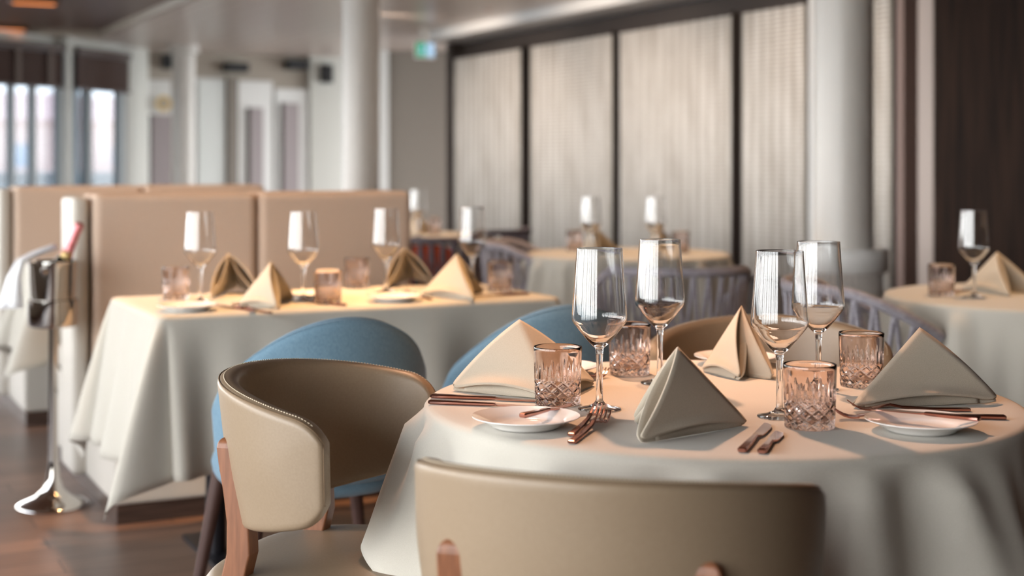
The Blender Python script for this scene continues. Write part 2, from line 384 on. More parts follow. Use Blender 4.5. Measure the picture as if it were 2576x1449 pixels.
door(4, 697, 781, 2.02, M['door_leaf'], 716, 754, 1.86, (711, 716))
def wallbox(px, half, z0, z1, label, cat, name):
    s = frac(px, f3, f4)*L; c = (f3[0]+u[0]*s, f3[1]+u[1]*s); w = half*16/FPX
    t = thing(name, label, cat, (c[0], c[1], z0), atan2(u[1], u[0]))
    box('housing', -w, w, -.06, .10, 0, z1-z0, M['black'], t, bevel=.01)
    g = MB()
    for k in range(5): g.box(-w*.85, w*.85, -.066, -.06, (z1-z0)*(.14+.16*k), (z1-z0)*(.2+.16*k))
    g.build('grille', M['dark_metal'], t, smooth=False)
wallbox(594, 30, 2.19, 2.29, 'flat black vent box over the frosted white doorway', 'vent', 'wall_vent')
wallbox(746, 27, 2.24, 2.35, 'flat black vent box over the last mauve door', 'vent', 'wall_vent')
wallbox(820, 15, 2.10, 2.31, 'small upright black loudspeaker high on the pale back wall', 'speaker', 'wall_speaker')
wallbox(424, 11, 2.20, 2.36, 'small black loudspeaker beside the top of the slim far pillar', 'speaker', 'wall_speaker')
g0 = atd(962, 15.7); g1 = atd(1190, 15.7)
w = MB(); w.obox(((g0[0]+g1[0])/2, (g0[1]+g1[1])/2), seg(g0, g1)[1], seg(g0, g1)[0]/2, .06, 0, CZ); struct(w.build('wall_far', M['wall_taupe'], smooth=False))
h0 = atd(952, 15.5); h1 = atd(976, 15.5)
w = MB(); w.obox(((h0[0]+h1[0])/2, (h0[1]+h1[1])/2), seg(h0, h1)[1], seg(h0, h1)[0]/2, .06, 0, CZ); struct(w.build('wall_far_lit_end', M['white_trim'], smooth=False))  # wall's end face, its window light put into the white colour

# columns
def column(px, d, r, label, cap=0, plinth=False):
    x, y = atd(px, d)
    t = thing('column', label, 'pillar', (x, y, 0))
    MB().lathe([(r,0),(r,CZ-cap)], 48).build('shaft', M['col_white'], t)
    if cap: MB().lathe([(r,CZ-cap),(r*1.35,CZ-cap+.015),(r*1.35,CZ)], 40).build('capital', M['col_white'], t)
    if plinth:
        MB().lathe([(r,.70),(.182,.70),(.19,.71),(.19,.79),(.182,.80),(r,.80)], 48).build('collar', M['white_trim'], t)
        g = MB(); N = 36
        for k in range(N):
            for sgn in (1,-1):
                pts = [(.158*cos(2*pi*(k+sgn*3.2*q/6)/N), .158*sin(2*pi*(k+sgn*3.2*q/6)/N), .02+.68*q/6*1.0) for q in range(7)]
                g.tube(pts, .0085, 4)
        g.lathe([(.15,0),(.15,.7)], 36)
        g.build('woven_skirt', M['woven_plinth'], t)
column(2122, 6.15, .126, 'thick pale pillar with a white collar and woven skirt at its foot', 0, True)
column(908, 9.7, .126, 'smooth pale pillar rising behind the beige high-backed banquette')
column(462, 14.9, .115, 'slim far pillar with a flat capital, before the back doors', .09)

# ceiling fittings
def lightstrip(x, y, label):
    t = thing('ceiling_light', label, 'light', (x, y, CZ+.02), 0, 'amber light strips in the brown ceiling')
    box('diffuser', -.16, .16, -.07, .07, 0, .02, M['warm_lamp'], t); f = MB(); f.box(-.18,.18,-.09,-.07,-.005,.04); f.box(-.18,.18,.07,.09,-.005,.04); f.box(-.18,-.16,-.07,.07,-.005,.04); f.box(.16,.18,-.07,.07,-.005,.04); f.build('rim', M['ceil_brown'], t, smooth=False)
x, y = at(86, 9, CZ+.02); lightstrip(x, y, 'amber ceiling light strip nearer to the photo edge, fully in view')
x, y = at(10, 79, CZ+.02); lightstrip(x, min(y, 14.05), 'amber ceiling light strip just above the blinds, cut by the left edge')
x, y = at(1228, 24, CZ)
t = thing('downlight', 'faint round downlight in the cream plank ceiling', 'light', (x, y, CZ))
MB().lathe([(.05,-.006),(.062,-.006),(.062,.0),(.05,.0)], 28, True).build('rim', M['white_trim'], t)
MB().lathe([(0,-.003),(.05,-.003)], 28).build('lens', emit('dim_lamp', sr(255,170,120), .05), t, loc=(0,0,0))
x, y = atd(1070, 13.0)
t = thing('exit_sign', 'small glowing green exit sign hanging from the ceiling before the taupe wall', 'sign', (x, y, 2.12), -YAW + radians(28))
box('housing', -.095, .095, 0, .03, 0, .15, M['white_trim'], t, bevel=.006)
box('green_panel', -.09, .0, -.006, 0, .02, .145, M['exit_green'], t)
g = MB(); g.box(.005,.09,-.006,0,.02,.145); g.build('white_panel', M['exit_white'], t, smooth=False)
g = MB(); g.tube([(-.045,-.008,.115),(-.045,-.008,.075)], .010, 6); g.tube([(-.045,-.008,.075),(-.065,-.008,.035)], .007, 6); g.tube([(-.045,-.008,.075),(-.025,-.008,.045)], .007, 6); g.lathe([(0,-.01),(.01,0),(0,.01)], 8, c=(-.043,-.008,.13)); g.build('running_figure', M['exit_white'], t)
box('hanger', -.05, .05, .01, .02, .15, CZ-2.12, M['white_trim'], t)

# ------------------------------------------------------------------ outside the far windows
struct(box('ground', -60, 60, 16.5, 90, -3.2, -3, M['quay']))
def building(x, y, w, dp, h, m, rz, label):
    t = thing('building', label, 'building', (x, y, -3), rz)
    box('walls', -w/2, w/2, -dp/2, dp/2, 0, h, m, t)
    MB().add([(-w/2-.3,-dp/2-.3,h),(w/2+.3,-dp/2-.3,h),(w/2+.3,dp/2+.3,h),(-w/2-.3,dp/2+.3,h),(-w/2,0,h+2),(w/2,0,h+2)], [(0,1,5,4),(2,3,4,5),(1,2,5),(3,0,4),(3,2,1,0)]).build('roof', M['roof'], t, smooth=False)
    for i in range(int(w/2.4)):
        for k in range(int(h/3)):
            xx = -w/2+1.2+2.4*i
            box('window', xx-.5, xx+.5, -dp/2-.05, -dp/2+.05, 1+3*k, 2.5+3*k, M['pane_dark'], t)
x, y = atd(20, 95); building(x, y, 9, 8, 7.0, M['pinkwall'], -.3, 'pink rendered house outside the leftmost far window')
x, y = atd(262, 110); building(x, y, 9, 8, 7.4, M['pinkwall'], -.3, 'low pink house seen through the second far window')
x, y = atd(130, 130); building(x, y, 8, 8, 7.5, M['whitewall'], -.3, 'white house far outside between the two pink ones')
a, b_ = atd(-200, 19), atd(420, 20.5); Lr, ur = seg(a, b_)
t = thing('deck_railing', 'white deck bulwark just outside the far windows', 'railing', ((a[0]+b_[0])/2, (a[1]+b_[1])/2, -3), atan2(ur[1], ur[0]))
box('panel', -Lr/2, Lr/2, -.03, .03, 0, 4.0, M['white_trim'], t); box('handrail', -Lr/2, Lr/2, -.06, .06, 4.0, 4.06, M['white_trim'], t)

# ------------------------------------------------------------------ furniture: taupe leather shell chair
def clustered(n, lo, hi):                            # samples crowding the ends
    return [lo + (hi-lo)*(.5-.5*cos(pi*i/n)) for i in range(n+1)]
def shell(a, b, yc, zt, zb, phi, T, rc, lean, ns=72, nz=22, lx=None, sq=.55):
    """curved upholstered back: returns mesh builder and a surface function"""
    arc = [0]; N = 400
    P = lambda f: (a*sin(f), -b*cos(f))
    fs = [-phi + 2*phi*i/N for i in range(N+1)]
    for i in range(N):
        p, q = P(fs[i]), P(fs[i+1]); arc.append(arc[-1]+sqrt((p[0]-q[0])**2+(p[1]-q[1])**2))
    LEN = arc[-1]
    def f_at(s):
        s = max(0, min(LEN, s)); lo, hi = 0, N
        while hi-lo > 1:
            mid = (lo+hi)//2
            if arc[mid] <= s: lo = mid
            else: hi = mid
        t = (s-arc[lo])/(arc[hi]-arc[lo]); return fs[lo]+t*(fs[hi]-fs[lo])
    def surf(s, v, side, k=1.0):
        f = f_at(s); e = min(s, LEN-s)
        t0, b0 = zt(f), zb(f); h = (t0-b0)/2
        if e < rc: hh = h - rc + sqrt(max(0, rc*rc-(rc-e)**2))
        else: hh = h
        z = (t0+b0)/2 + hh*v
        db = min((1-abs(v))*hh, e); w = min(1, db/(T*sq)); th = T/2*sqrt(max(0, 1-(1-w)**2))*(1 + .25*min(1, db/.09))
        x0, y0 = P(f); nx, ny = b*sin(f), -a*cos(f); l = sqrt(nx*nx+ny*ny); nx /= l; ny /= l
        q = (z - b0)/.25; sc = 1 + lean*q; sx_ = 1 + (lean if lx is None else lx)*q
        return (x0*sx_ + nx*th*side*k, y0*sc + ny*th*side*k + yc, z)
    g = MB(); ss = clustered(ns, 0, LEN)
    # refine: blend cosine clustering with even spacing
    ss = [.5*(s + LEN*i/ns) for i, s in enumerate(ss)]
    vs = clustered(nz, -1, 1)
    g.grid(lambda s, v: surf(s, v, 1), ss, vs); g.grid(lambda s, v: surf(s, v, -1), ss, vs)
    return g, surf, LEN, f_at
def weld(o, d=1e-5):
    import bmesh
    b = bmesh.new(); b.from_mesh(o.data); bmesh.ops.remove_doubles(b, verts=b.verts, dist=d); bmesh.ops.recalc_face_normals(b, faces=b.faces)
    for f in b.faces: f.smooth = True
    for e in b.edges: e.smooth = True
    b.to_mesh(o.data); b.free(); return o

def make_leather_chair(label):
    t = thing('dining_chair', label, 'chair', (0,0,0), 0, 'taupe leather chairs at the round table')
    a, b, yc = .236, .212, .03
    zt = lambda f: .811 - .050*(abs(f)/1.6)**2
    zb = lambda f: .560 + .048*(abs(f)/1.6)**2
    g, surf, LEN, fa = shell(a, b, yc, zt, zb, 1.62, .034, .046, .22, lx=.06, sq=.26)
    bk = weld(g.build('backrest', M['leather'], t))
    sm = MB(); N = 150
    def outline(q, ins):                             # q 0..1 round the pad border
        per = [(LEN*(i/60), 1) for i in range(1, 60)]
        return per
    pts = [surf(.0035 + (LEN-.007)*i/N, 1-.0035/.12, 1, 1.03) for i in range(N+1)]
    pe = [surf(.0035, .96 - 1.92*i/24, 1, 1.03) for i in range(25)]; pe2 = [surf(LEN-.0035, .96 - 1.92*i/24, 1, 1.03) for i in range(25)]
    sm.tube(pts, .0010, 5); sm.tube(pe, .0010, 5); sm.tube(pe2, .0010, 5)
    sm.build('piping', M['seam'], bk)
    st = MB(); n = 150
    for i in range(n):
        s = .02 + (LEN-.04)*i/n
        p = surf(s, 1-.0006/.12, 1, .9); q = surf(s+(LEN-.04)/n*.6, 1-.0006/.12, 1, .9)
        st.tube([(p[0],p[1],p[2]+.0006),(q[0],q[1],q[2]+.0006)], .0007, 4)
    st.build('stitching', M['thread'], bk)
    # seat pad
    def seat(u, v):
        th = u*2*pi; c, s_ = cos(th), sin(th); n = 3.0
        r = (abs(c)**n + abs(s_)**n)**(-1/n)
        rr = v if v <= 1 else 1 - (v-1)
        e = min(1, (1-rr)/.14); thk = .030*sqrt(max(0, 1-(1-e)**2)) + .006*(1-rr)
        wx = .246*(1 - .07*(-s_ if s_ < 0 else 0)); wy = .250
        return (wx*r*c*rr, wy*r*s_*rr + .0,  .463 + (thk if v <= 1 else -thk*.55))
    vs = [0,.3,.55,.75,.86,.92,.96,.985,1.0,1.015,1.04,1.1,1.3,2.0]
    weld(MB().grid(seat, [i/72 for i in range(72)], vs, True).build('seat', M['leather'], t), 1e-4)
    fr = MB(); fr.box(-.18,.18,-.17,-.145,.385,.425); fr.box(-.19,.19,.155,.18,.385,.425); fr.box(-.19,-.165,-.15,.16,.385,.425); fr.box(.165,.19,-.15,.16,.385,.425)
    fr.build('seat_frame', M['beech'], t, smooth=False, bevel=.004)
    for sx in (-1, 1):
        # rear leg: bent board rising outside the shell
        prof = [(0,-.300,.028),(.20,-.245,.032),(.36,-.196,.037),(.45,-.170,.041),(.53,-.150,.042),(.58,-.151,.039),(.63,-.160,.035),(.675,-.170,.032),(.700,-.175,.029),(.710,-.177,.023),(.715,-.178,.012)]
        secs = []
        for z, yy, dp in prof:
            xw = .0175 if z < .705 else (.0145 if z < .712 else .008); xc = sx*(.158 - .006*(z/.7))
            secs.append([(xc-xw, yy-dp/2, z), (xc+xw, yy-dp/2, z), (xc+xw, yy+dp/2, z), (xc-xw, yy+dp/2, z)])
        lg = MB().loft(secs).build('leg', M['beech'], t, smooth=False, bevel=.006)
        MB().lathe([(0,0),(.0055,0),(.0055,.003),(0,.003)], 14).build('screw_cap', M['screw'], lg, loc=(sx*.1523, -.1865, .662)).rotation_euler = (pi/2 + .1, 0, 0)
        secs = []
        for z, w in ((0,.013),(.42,.019)):
            xc = sx*(.205 - .03*z/.42); yc2 = .19 - .03*z/.42
            secs.append([(xc-w, yc2-w, z), (xc+w, yc2-w, z), (xc+w, yc2+w, z), (xc-w, yc2+w, z)])
        MB().loft(secs).build('leg', M['beech'], t, smooth=False, bevel=.005)
    return t
ch = make_leather_chair('taupe leather shell chair at the left of the round table, seat showing')
def place(o, back, f, reach=.285):                   # back-centre in camera frame, facing in camera frame
    n = sqrt(f[0]**2+f[1]**2); f = (f[0]/n, f[1]/n)
    x, y = ld(back[0]+f[0]*reach, back[1]+f[1]*reach); o.location = (x, y, 0); o.rotation_euler = (0,0,facing(*f)); return o
place(ch, (-.464, 2.485), (.955, -.285), .225)
place(dup(ch, (0,0,0), 0, 'taupe leather chair nearest the camera, seen from behind at the bottom of the photo'), (.060, 1.60), (.31, .95), .225)
place(dup(ch, (0,0,0), 0, 'taupe leather chair on the far side of the round table, facing the camera'), (.60, 3.30), (-.22, -.97), .225)

# blue tub chairs
def make_blue_chair(label):
    t = thing('upholstered_chair', label, 'chair', (0,0,0), 0, 'blue fabric chairs along the banquette table')
    zt = lambda f: .625 + .195*max(0, cos(min(1, abs(f)/1.55)*pi/2))**1.25
    zb = lambda f: .44 + .0*abs(f)
    g, surf, LEN, fa = shell(.225, .19, -.05, zt, zb, 1.5, .045, .06, .09)
    bk = weld(g.build('backrest', M['blue'], t))
    N = 90; pts = [surf(.02+(LEN-.04)*i/N, 1-.004/.12, 1, 1.02) for i in range(N+1)]
    MB().tube(pts, .0025, 5).build('piping', M['blue'], bk)
    def seat(u, v):
        th = u*2*pi; c, s_ = cos(th), sin(th); n = 3.2; r = (abs(c)**n + abs(s_)**n)**(-1/n)
        rr = v if v <= 1 else 2-v
        e = min(1, (1-rr)/.2); thk = .05*sqrt(max(0, 1-(1-e)**2))
        return (.205*r*c*rr, .225*r*s_*rr + .03, .44 + (thk*.8 if v <= 1 else -thk))
    weld(MB().grid(seat, [i/56 for i in range(56)], [0,.4,.7,.82,.9,.95,.98,1,1.02,1.05,1.1,1.3,2], True).build('seat', M['blue'], t), 1e-4)
    for sx in (-1, 1):
        for sy in (-1, 1):
            MB().tube([(sx*.17, sy*.16, .42), (sx*.235, sy*.225+.0, 0)], [.019, .011], 10).build('leg', M['walnut'], t)
    return t
bc = make_blue_chair('blue fabric chair behind the left taupe chair, at the banquette table'); x, y = atd(830, 3.22); bc.location = (x+.02, 3.27, 0)
BX = x
bc2 = dup(bc, (BX+.60, 3.30, 0), 0, 'blue fabric chair behind the left folded napkin of the round table, further right')

# rope chairs
def make_rope_chair(label, m='rope', wide=.27):
    t = thing('rope_chair', label, 'chair', (0,0,0), 0, 'grey rope chairs')
    phi = 1.95; P = lambda f, k: (k*wide*sin(f), -k*.27*cos(f)+.0)
    N = 44
    ztop = lambda f: .785 - .13*max(0, (abs(f)-.9)/1.05)**1.4
    fs = [-phi + 2*phi*i/N for i in range(N+1)]
    MB().tube([(*P(f,1.04), ztop(f)) for f in fs], .017, 8).build('top_rail', M[m], t)
    MB().tube([(*P(f,.97), .60) for f in fs], .010, 8).build('middle_rail', M[m], t)
    MB().tube([(*P(f,.90), .43) for f in fs], .014, 8).build('seat_rail', M[m], t)
    g = MB(); K = 19
    for i in range(K):
        for d in (-.35, .35):
            f = -phi + 2*phi*(i+.5)/K; f2 = f + d*2*phi/K; f3_ = f
            g.tube([(*P(f,1.04), ztop(f)), (*P(f2,.985), .60), (*P(f3_,.90), .43)], .0085, 5)
    g.build('rope_weave', M[m], t)
    def seat(u, v):
        th = u*2*pi; rr = v if v <= 1 else 2-v; e = min(1, (1-rr)/.2); thk = .035*sqrt(max(0, 1-(1-e)**2))
        return (.235*cos(th)*rr, .235*sin(th)*rr, .44 + (thk if v <= 1 else -thk*.5))
    weld(MB().grid(seat, [i/40 for i in range(40)], [0,.5,.8,.9,.96,1,1.04,1.1,1.4,2], True).build('seat_cushion', M['rope_dark'], t), 1e-4)
    for sx in (-1,1):
        for sy in (-1,1): MB().tube([(sx*.18, sy*.17, .42), (sx*.22, sy*.21, 0)], .012, 8).build('leg', M['dark_metal'], t)
    return t
rc = make_rope_chair('grey rope chair with its back to the camera, behind the far taupe chair')
place(rc, (.625, 4.95), (-.20, .98), .27)
place(dup(rc, (0,0,0), 0, 'grey rope chair turned sideways between the pillar and the right-hand table'), (.86, 4.40), (.97, .05), .27)
rd = make_rope_chair('dark rope chair right of the far small table, below the screen wall', 'rope_dark')
place(rd, (.06, 8.0), (-.9, .45), .27)
place(dup(rd, (0,0,0), 0, 'dark rope chair in front of the far small table, holding a rust cushion'), (-.34, 7.05), (-.1, 1), .27)
place(dup(rc, (0,0,0), 0, 'grey rope chair tucked at the left of the far round table'), (-.13, 6.75), (.98, -.08), .27)
x, y = atd(1070, 7.18); cu = thing('scatter_cushion', 'rust orange cushion propped in the dark rope chair', 'cushion', (x, y, .477), -YAW)
def cus(u, v):
    a = 2*pi*u; n = 4; r = (abs(cos(a))**n+abs(sin(a))**n)**(-1/n); rr = v if v <= 1 else 2-v
    th = .05*(1-rr**2)**.6 if rr < 1 else 0
    return (.15*r*cos(a)*rr, (th if v <= 1 else -th), .14 + .14*r*sin(a)*rr)
weld(MB().grid(cus, [i/40 for i in range(40)], [0,.4,.7,.9,.97,1,1.03,1.1,1.3,1.6,2], True).build('cover', M['cushion'], cu), 1e-4)

# ------------------------------------------------------------------ banquettes
def banquette(x0, x1, yf, label, rear=True):
    W = (x1-x0); t = thing('banquette', label, 'banquette', ((x0+x1)/2, yf, 0), 0, 'beige high-backed banquettes'); h = W/2
    yb = .54; th = .20; D = yb+th+ (.46 if rear else 0)
    box('plinth', -h+.01, h-.02, .02, D-.02, 0, .065, M['plinth'], t)
    box('base', -h, h, 0, yb, .065, .36, M['sofa'], t, bevel=.012)
    if rear: box('base', -h, h, yb+th, D, .065, .36, M['sofa'], t, bevel=.012)
    box('end_panel', -h-.045, -h+.012, yb-.025, yb+th+.02, .065, 1.045, M['sofa'], t, bevel=.02)
    for k in range(2):
        a = -h + k*h + .004; c = a + h - .008
        box('seat_cushion', a, c, -.012, yb-.02, .362, .455, M['sofa'], t, bevel=.03)
        bo = MB().box(a+(.02 if k == 0 else 0), c, yb-.035, yb+th/2-.002, .44, 1.055).build('back_cushion', M['sofa_back'], t, smooth=False, bevel=.028)
        if rear:
            box('seat_cushion', a, c, yb+th+.02, D+.012, .362, .455, M['sofa'], t, bevel=.03)
            box('back_cushion', a+(.02 if k == 0 else 0), c, yb+th/2+.002, yb+th+.03, .44, 1.055, M['sofa_back'], t, bevel=.028)
    return t
banquette(.92, 2.165, 4.66, 'long beige banquette behind the rectangular dining table')
banquette(.91, 2.165, 6.60, 'beige banquette further back at the left edge, behind the ice bucket')

# ------------------------------------------------------------------ tablecloths and tables
def drape(name, outline, lens, offs, z, nr=14, flare=.10, corner_r=.014):
    """outline: list of (x,y,nx,ny); lens: hang length each; offs: function(i, t) -> outward extra"""
    n = len(outline); rings = []
    for k in (0, .25, .5, .75, .93): rings.append([(x*k, y*k, z) for (x,y,_,_) in outline])
    R = corner_r
    for q in (0, .35, .7, 1.0):
        a = q*pi/2; rings.append([(x-nx*R+nx*R*sin(a), y-ny*R+ny*R*sin(a), z-R+R*cos(a)) for (x,y,nx,ny) in outline])
    for k in range(1, nr+1):
        t = k/nr; r = []
        for i, (x,y,nx,ny) in enumerate(outline):
            s = lens[i]*t; o, tg = offs(i, t); hx = flare*s + o
            dz = sqrt(max(.0, s*s - min(hx, s*.9)**2*.6))
            r.append((x+nx*hx - ny*tg, y+ny*hx + nx*tg, z-R-dz))
        rings.append(r)
    g = MB(); V = [p for r in rings for p in r]; F = []
    for j in range(len(rings)-1):
        for i in range(n):
            i2 = (i+1) % n
            F.append((j*n+i, j*n+i2, (j+1)*n+i2, (j+1)*n+i))
    g.add(V, F); o = g.build(name, M['linen'], solid=.0022); weld(o, 1e-6); return o
def table_frame(kind, loc, label, rx, ry=None):
    t = thing(kind, label, 'table', (loc[0], loc[1], 0))
    if ry is None:
        MB().lathe([(0,TZ-.03),(rx-.02,TZ-.03),(rx-.018,TZ-.004),(0,TZ-.004)], 48).build('tabletop', M['walnut'], t)
        MB().lathe([(0,.015),(.035,.015),(.035,TZ-.03),(0,TZ-.03)], 20).build('pedestal', M['dark_metal'], t)
        MB().lathe([(0,0),(.26,0),(.26,.012),(.04,.02),(0,.02)], 36).build('base', M['dark_metal'], t)
    else:
        box('tabletop', -rx+.02, rx-.02, -ry+.02, ry-.02, TZ-.03, TZ-.004, M['walnut'], t)
        for sx in (-1,1):
            MB().tube([(sx*rx*.6,0,.012),(sx*rx*.6,0,TZ-.03)], .03, 14).build('pedestal', M['dark_metal'], t)
            box('base', sx*rx*.6-.04, sx*rx*.6+.04, -ry*.75, ry*.75, 0, .014, M['dark_metal'], t)
    return t
def round_cloth(c, r, half, rot, seed, label, tlabel, nfold=11, amp=.035, N=264, hero=None):
    rnd = random.Random(seed); ph = [rnd.uniform(0, 2*pi) for _ in range(6)]
    out = []; lens = []
    for i in range(N):
        a = 2*pi*i/N; out.append((r*cos(a), r*sin(a), cos(a), sin(a)))
        q = a - rot; lens.append(min(half/max(abs(cos(q)), abs(sin(q))), half*1.34) - r)
    def offs(i, t):
        a = 2*pi*i/N
        big = (.5+.5*sin(nfold*a+ph[0]+.7*sin(2*a+ph[1])))**1.5 + .45*(.5+.5*sin((nfold+6)*a+ph[2]+.5*sin(3*a)))**2
        small = sin(2*nfold*a+ph[3]+sin(3*a+ph[4])) + .6*sin((3*nfold+1)*a+ph[5])
        tg = .022*sin((nfold-3)*a+ph[4])*t
        return amp*1.25*big*t**.85*lens[i]/.30 + .0120*small*min(1, t*7)*(1-.4*t), tg
    o = drape('tablecloth', out, lens, offs, TZ, flare=.09); o.location = (c[0], c[1], 0)
    tag(o, label, 'tablecloth', None); 
    if tlabel: table_frame('round_table', c, tlabel, r)
    return o
TC = ld(.36, 2.478)
round_cloth(TC, .512, .742, YAW*-1, 3, 'stone linen cloth over the nearest round table, hanging in folds', 'nearest round dining table, hidden under its stone linen cloth', 9, .07)
T3 = ld((1578-CX)/FPX*6.6, 6.6); round_cloth(T3, .47, .74, .4, 5, 'stone linen cloth over the far round table before the woven screens', 'far round table under its cloth, before the woven screens')
T5 = ld((2640-CX)/FPX*4.45, 4.45)
round_cloth(T5, .50, .80, .1, 8, 'stone linen cloth over the round table at the right edge', 'round table under its cloth at the right edge', 9, .04)
T4 = ld((1010-CX)/FPX*8.4, 8.4); round_cloth(T4, .42, .60, .2, 9, 'stone linen cloth over the small far table beyond the banquette', 'small far table under its cloth, beyond the banquette')
def rect_cloth(c, hx, hy, d, seed, label, tlabel):
    rnd = random.Random(seed); rc_ = .035; out = []; lens = []; N = 0
    segs = []
    def edge(p, q, nrm, m):
        for i in range(m):
            t = i/m; segs.append((p[0]+(q[0]-p[0])*t, p[1]+(q[1]-p[1])*t, nrm[0], nrm[1], 0))
    def corner(cx, cy, a0, m=22):
        for i in range(m):
            a = a0 + pi/2*i/m; segs.append((cx+rc_*cos(a), cy+rc_*sin(a), cos(a), sin(a), sin(pi*i/m)))
    X, Y = hx-rc_, hy-rc_
    edge((-X,-hy),(X,-hy),(0,-1),64); corner(X,-Y,-pi/2); edge((hx,-Y),(hx,Y),(1,0),34); corner(X,Y,0); edge((X,hy),(-X,hy),(0,1),64); corner(-X,Y,pi/2); edge((-hx,Y),(-hx,-Y),(-1,0),34); corner(-X,-Y,pi)
    peri = 0; per = []
    for i, sg in enumerate(segs):
        if i: peri += sqrt((sg[0]-segs[i-1][0])**2+(sg[1]-segs[i-1][1])**2) + .004*(sg[4] > 0)
        per.append(peri)
    ph = [rnd.uniform(0, 6.28) for _ in range(5)]
    for sg in segs:
        k = max(abs(sg[2]), abs(sg[3])); lens.append(d*(1 + (1/k-1)*.55))
    out = [sg[:4] for sg in segs]
    def offs(i, t):
        s = per[i]; c_ = segs[i][4]
        f = .046*(.5+.5*sin(2*pi*s/.36+ph[0]+sin(s*5)))**1.6 + .020*sin(2*pi*s/.19+ph[1]+2*sin(s*4)) + .014
        a = atan2(segs[i][3], segs[i][2])
        cf = c_*(.085 + .05*sin(6*a+ph[2]))
        tg = .05*c_*sin(4*a+ph[3])
        return (f*t + cf*t**.8), tg*t
    o = drape('tablecloth', out, lens, offs, TZ, flare=.05, nr=16); o.location = (c[0], c[1], 0); tag(o, label, 'tablecloth')
    if tlabel: table_frame('dining_table', c, tlabel, hx, hy)
    return o
T2 = (1.49, 4.175)
rect_cloth(T2, .622, .318, .42, 4, 'stone linen cloth over the rectangular table along the banquette, hem corner near the floor', 'rectangular dining table, hidden under its stone linen cloth')
rect_cloth((1.49, 6.20), .60, .25, .36, 6, 'stone linen cloth hanging behind the ice bucket at the left edge', 'table under its cloth behind the ice bucket')

# ------------------------------------------------------------------ tableware
def make_wineglass():
    t = thing('wine_glass', '', 'wine glass', (0,0,0), 0, 'clear wine glasses')
    ro = [(.0060,.1010),(.0105,.1045),(.0180,.1120),(.0300,.1265),(.0395,.1385),(.0438,.1438),(.0456,.1470),(.0462,.1515),(.0458,.1600),(.0444,.1800),(.0424,.2060),(.0404,.2340),(.0388,.2560),(.0383,.2660),(.0381,.2675)]
    ri = [(.0376,.2675),(.0377,.2655),(.0381,.2560),(.0396,.2340),(.0416,.2060),(.0436,.1800),(.0449,.1600),(.0453,.1525),(.0446,.1482),(.0428,.1450),(.0385,.1400),(.0290,.1285),(.0170,.1145),(.0080,.1085),(0,.1070)]
    MB().lathe(ro + ri, 56).build('bowl', M['bowl_glass'], t, angle=80)
    st = [(0,0),(.0355,0),(.0362,.0012),(.0355,.0024),(.0200,.0055),(.0095,.0100),(.0058,.0160),(.0056,.0260),(.0052,.0500),(.0053,.0750),(.0058,.0900),(.0068,.1010),(.0098,.1045),(.0070,.1072),(0,.1068)]
    MB().lathe(st, 40).build('stem', M['stem_glass'], t, angle=80)
    return t
wg = make_wineglass()
def set_glass(first, px, d, label):
    x, y = atd(px, d); o = wg if first else dup(wg, (x, y, TZ+.0015)); o.location = (x, y, TZ+.0015); o['label'] = label
set_glass(True, 1508, 2.375, 'clear wine glass between the front left napkin and the forks, left of the nearest four')
set_glass(False, 1660, 2.66, 'clear wine glass standing behind the front centre napkin on the nearest table')
set_glass(False, 1961, 2.305, 'clear wine glass beside the tumbler at the two front knives')
set_glass(False, 2059, 2.585, 'clear wine glass overlapping another, in front of the pillar and far taupe chair')
set_glass(False, 504, 4.22, 'clear wine glass on the banquette table by its left end')
set_glass(False, 763, 4.26, 'clear wine glass on the banquette table near the seam of the banquette back')
set_glass(False, 971, 4.55, 'clear wine glass on the banquette table by the right end of the banquette')
set_glass(False, 1188, 4.68, 'clear wine glass on the banquette table in front of the dark rope chair')
set_glass(False, 1052, 8.02, 'clear wine glass on the small far table against the taupe wall')
set_glass(False, 1487, 6.22, 'left clear wine glass on the far round table before the screens')
set_glass(False, 1650, 6.22, 'right clear wine glass on the far round table before the screens')
set_glass(False, 2450, 4.37, 'clear wine glass on the right-edge table against the dark wood wall')

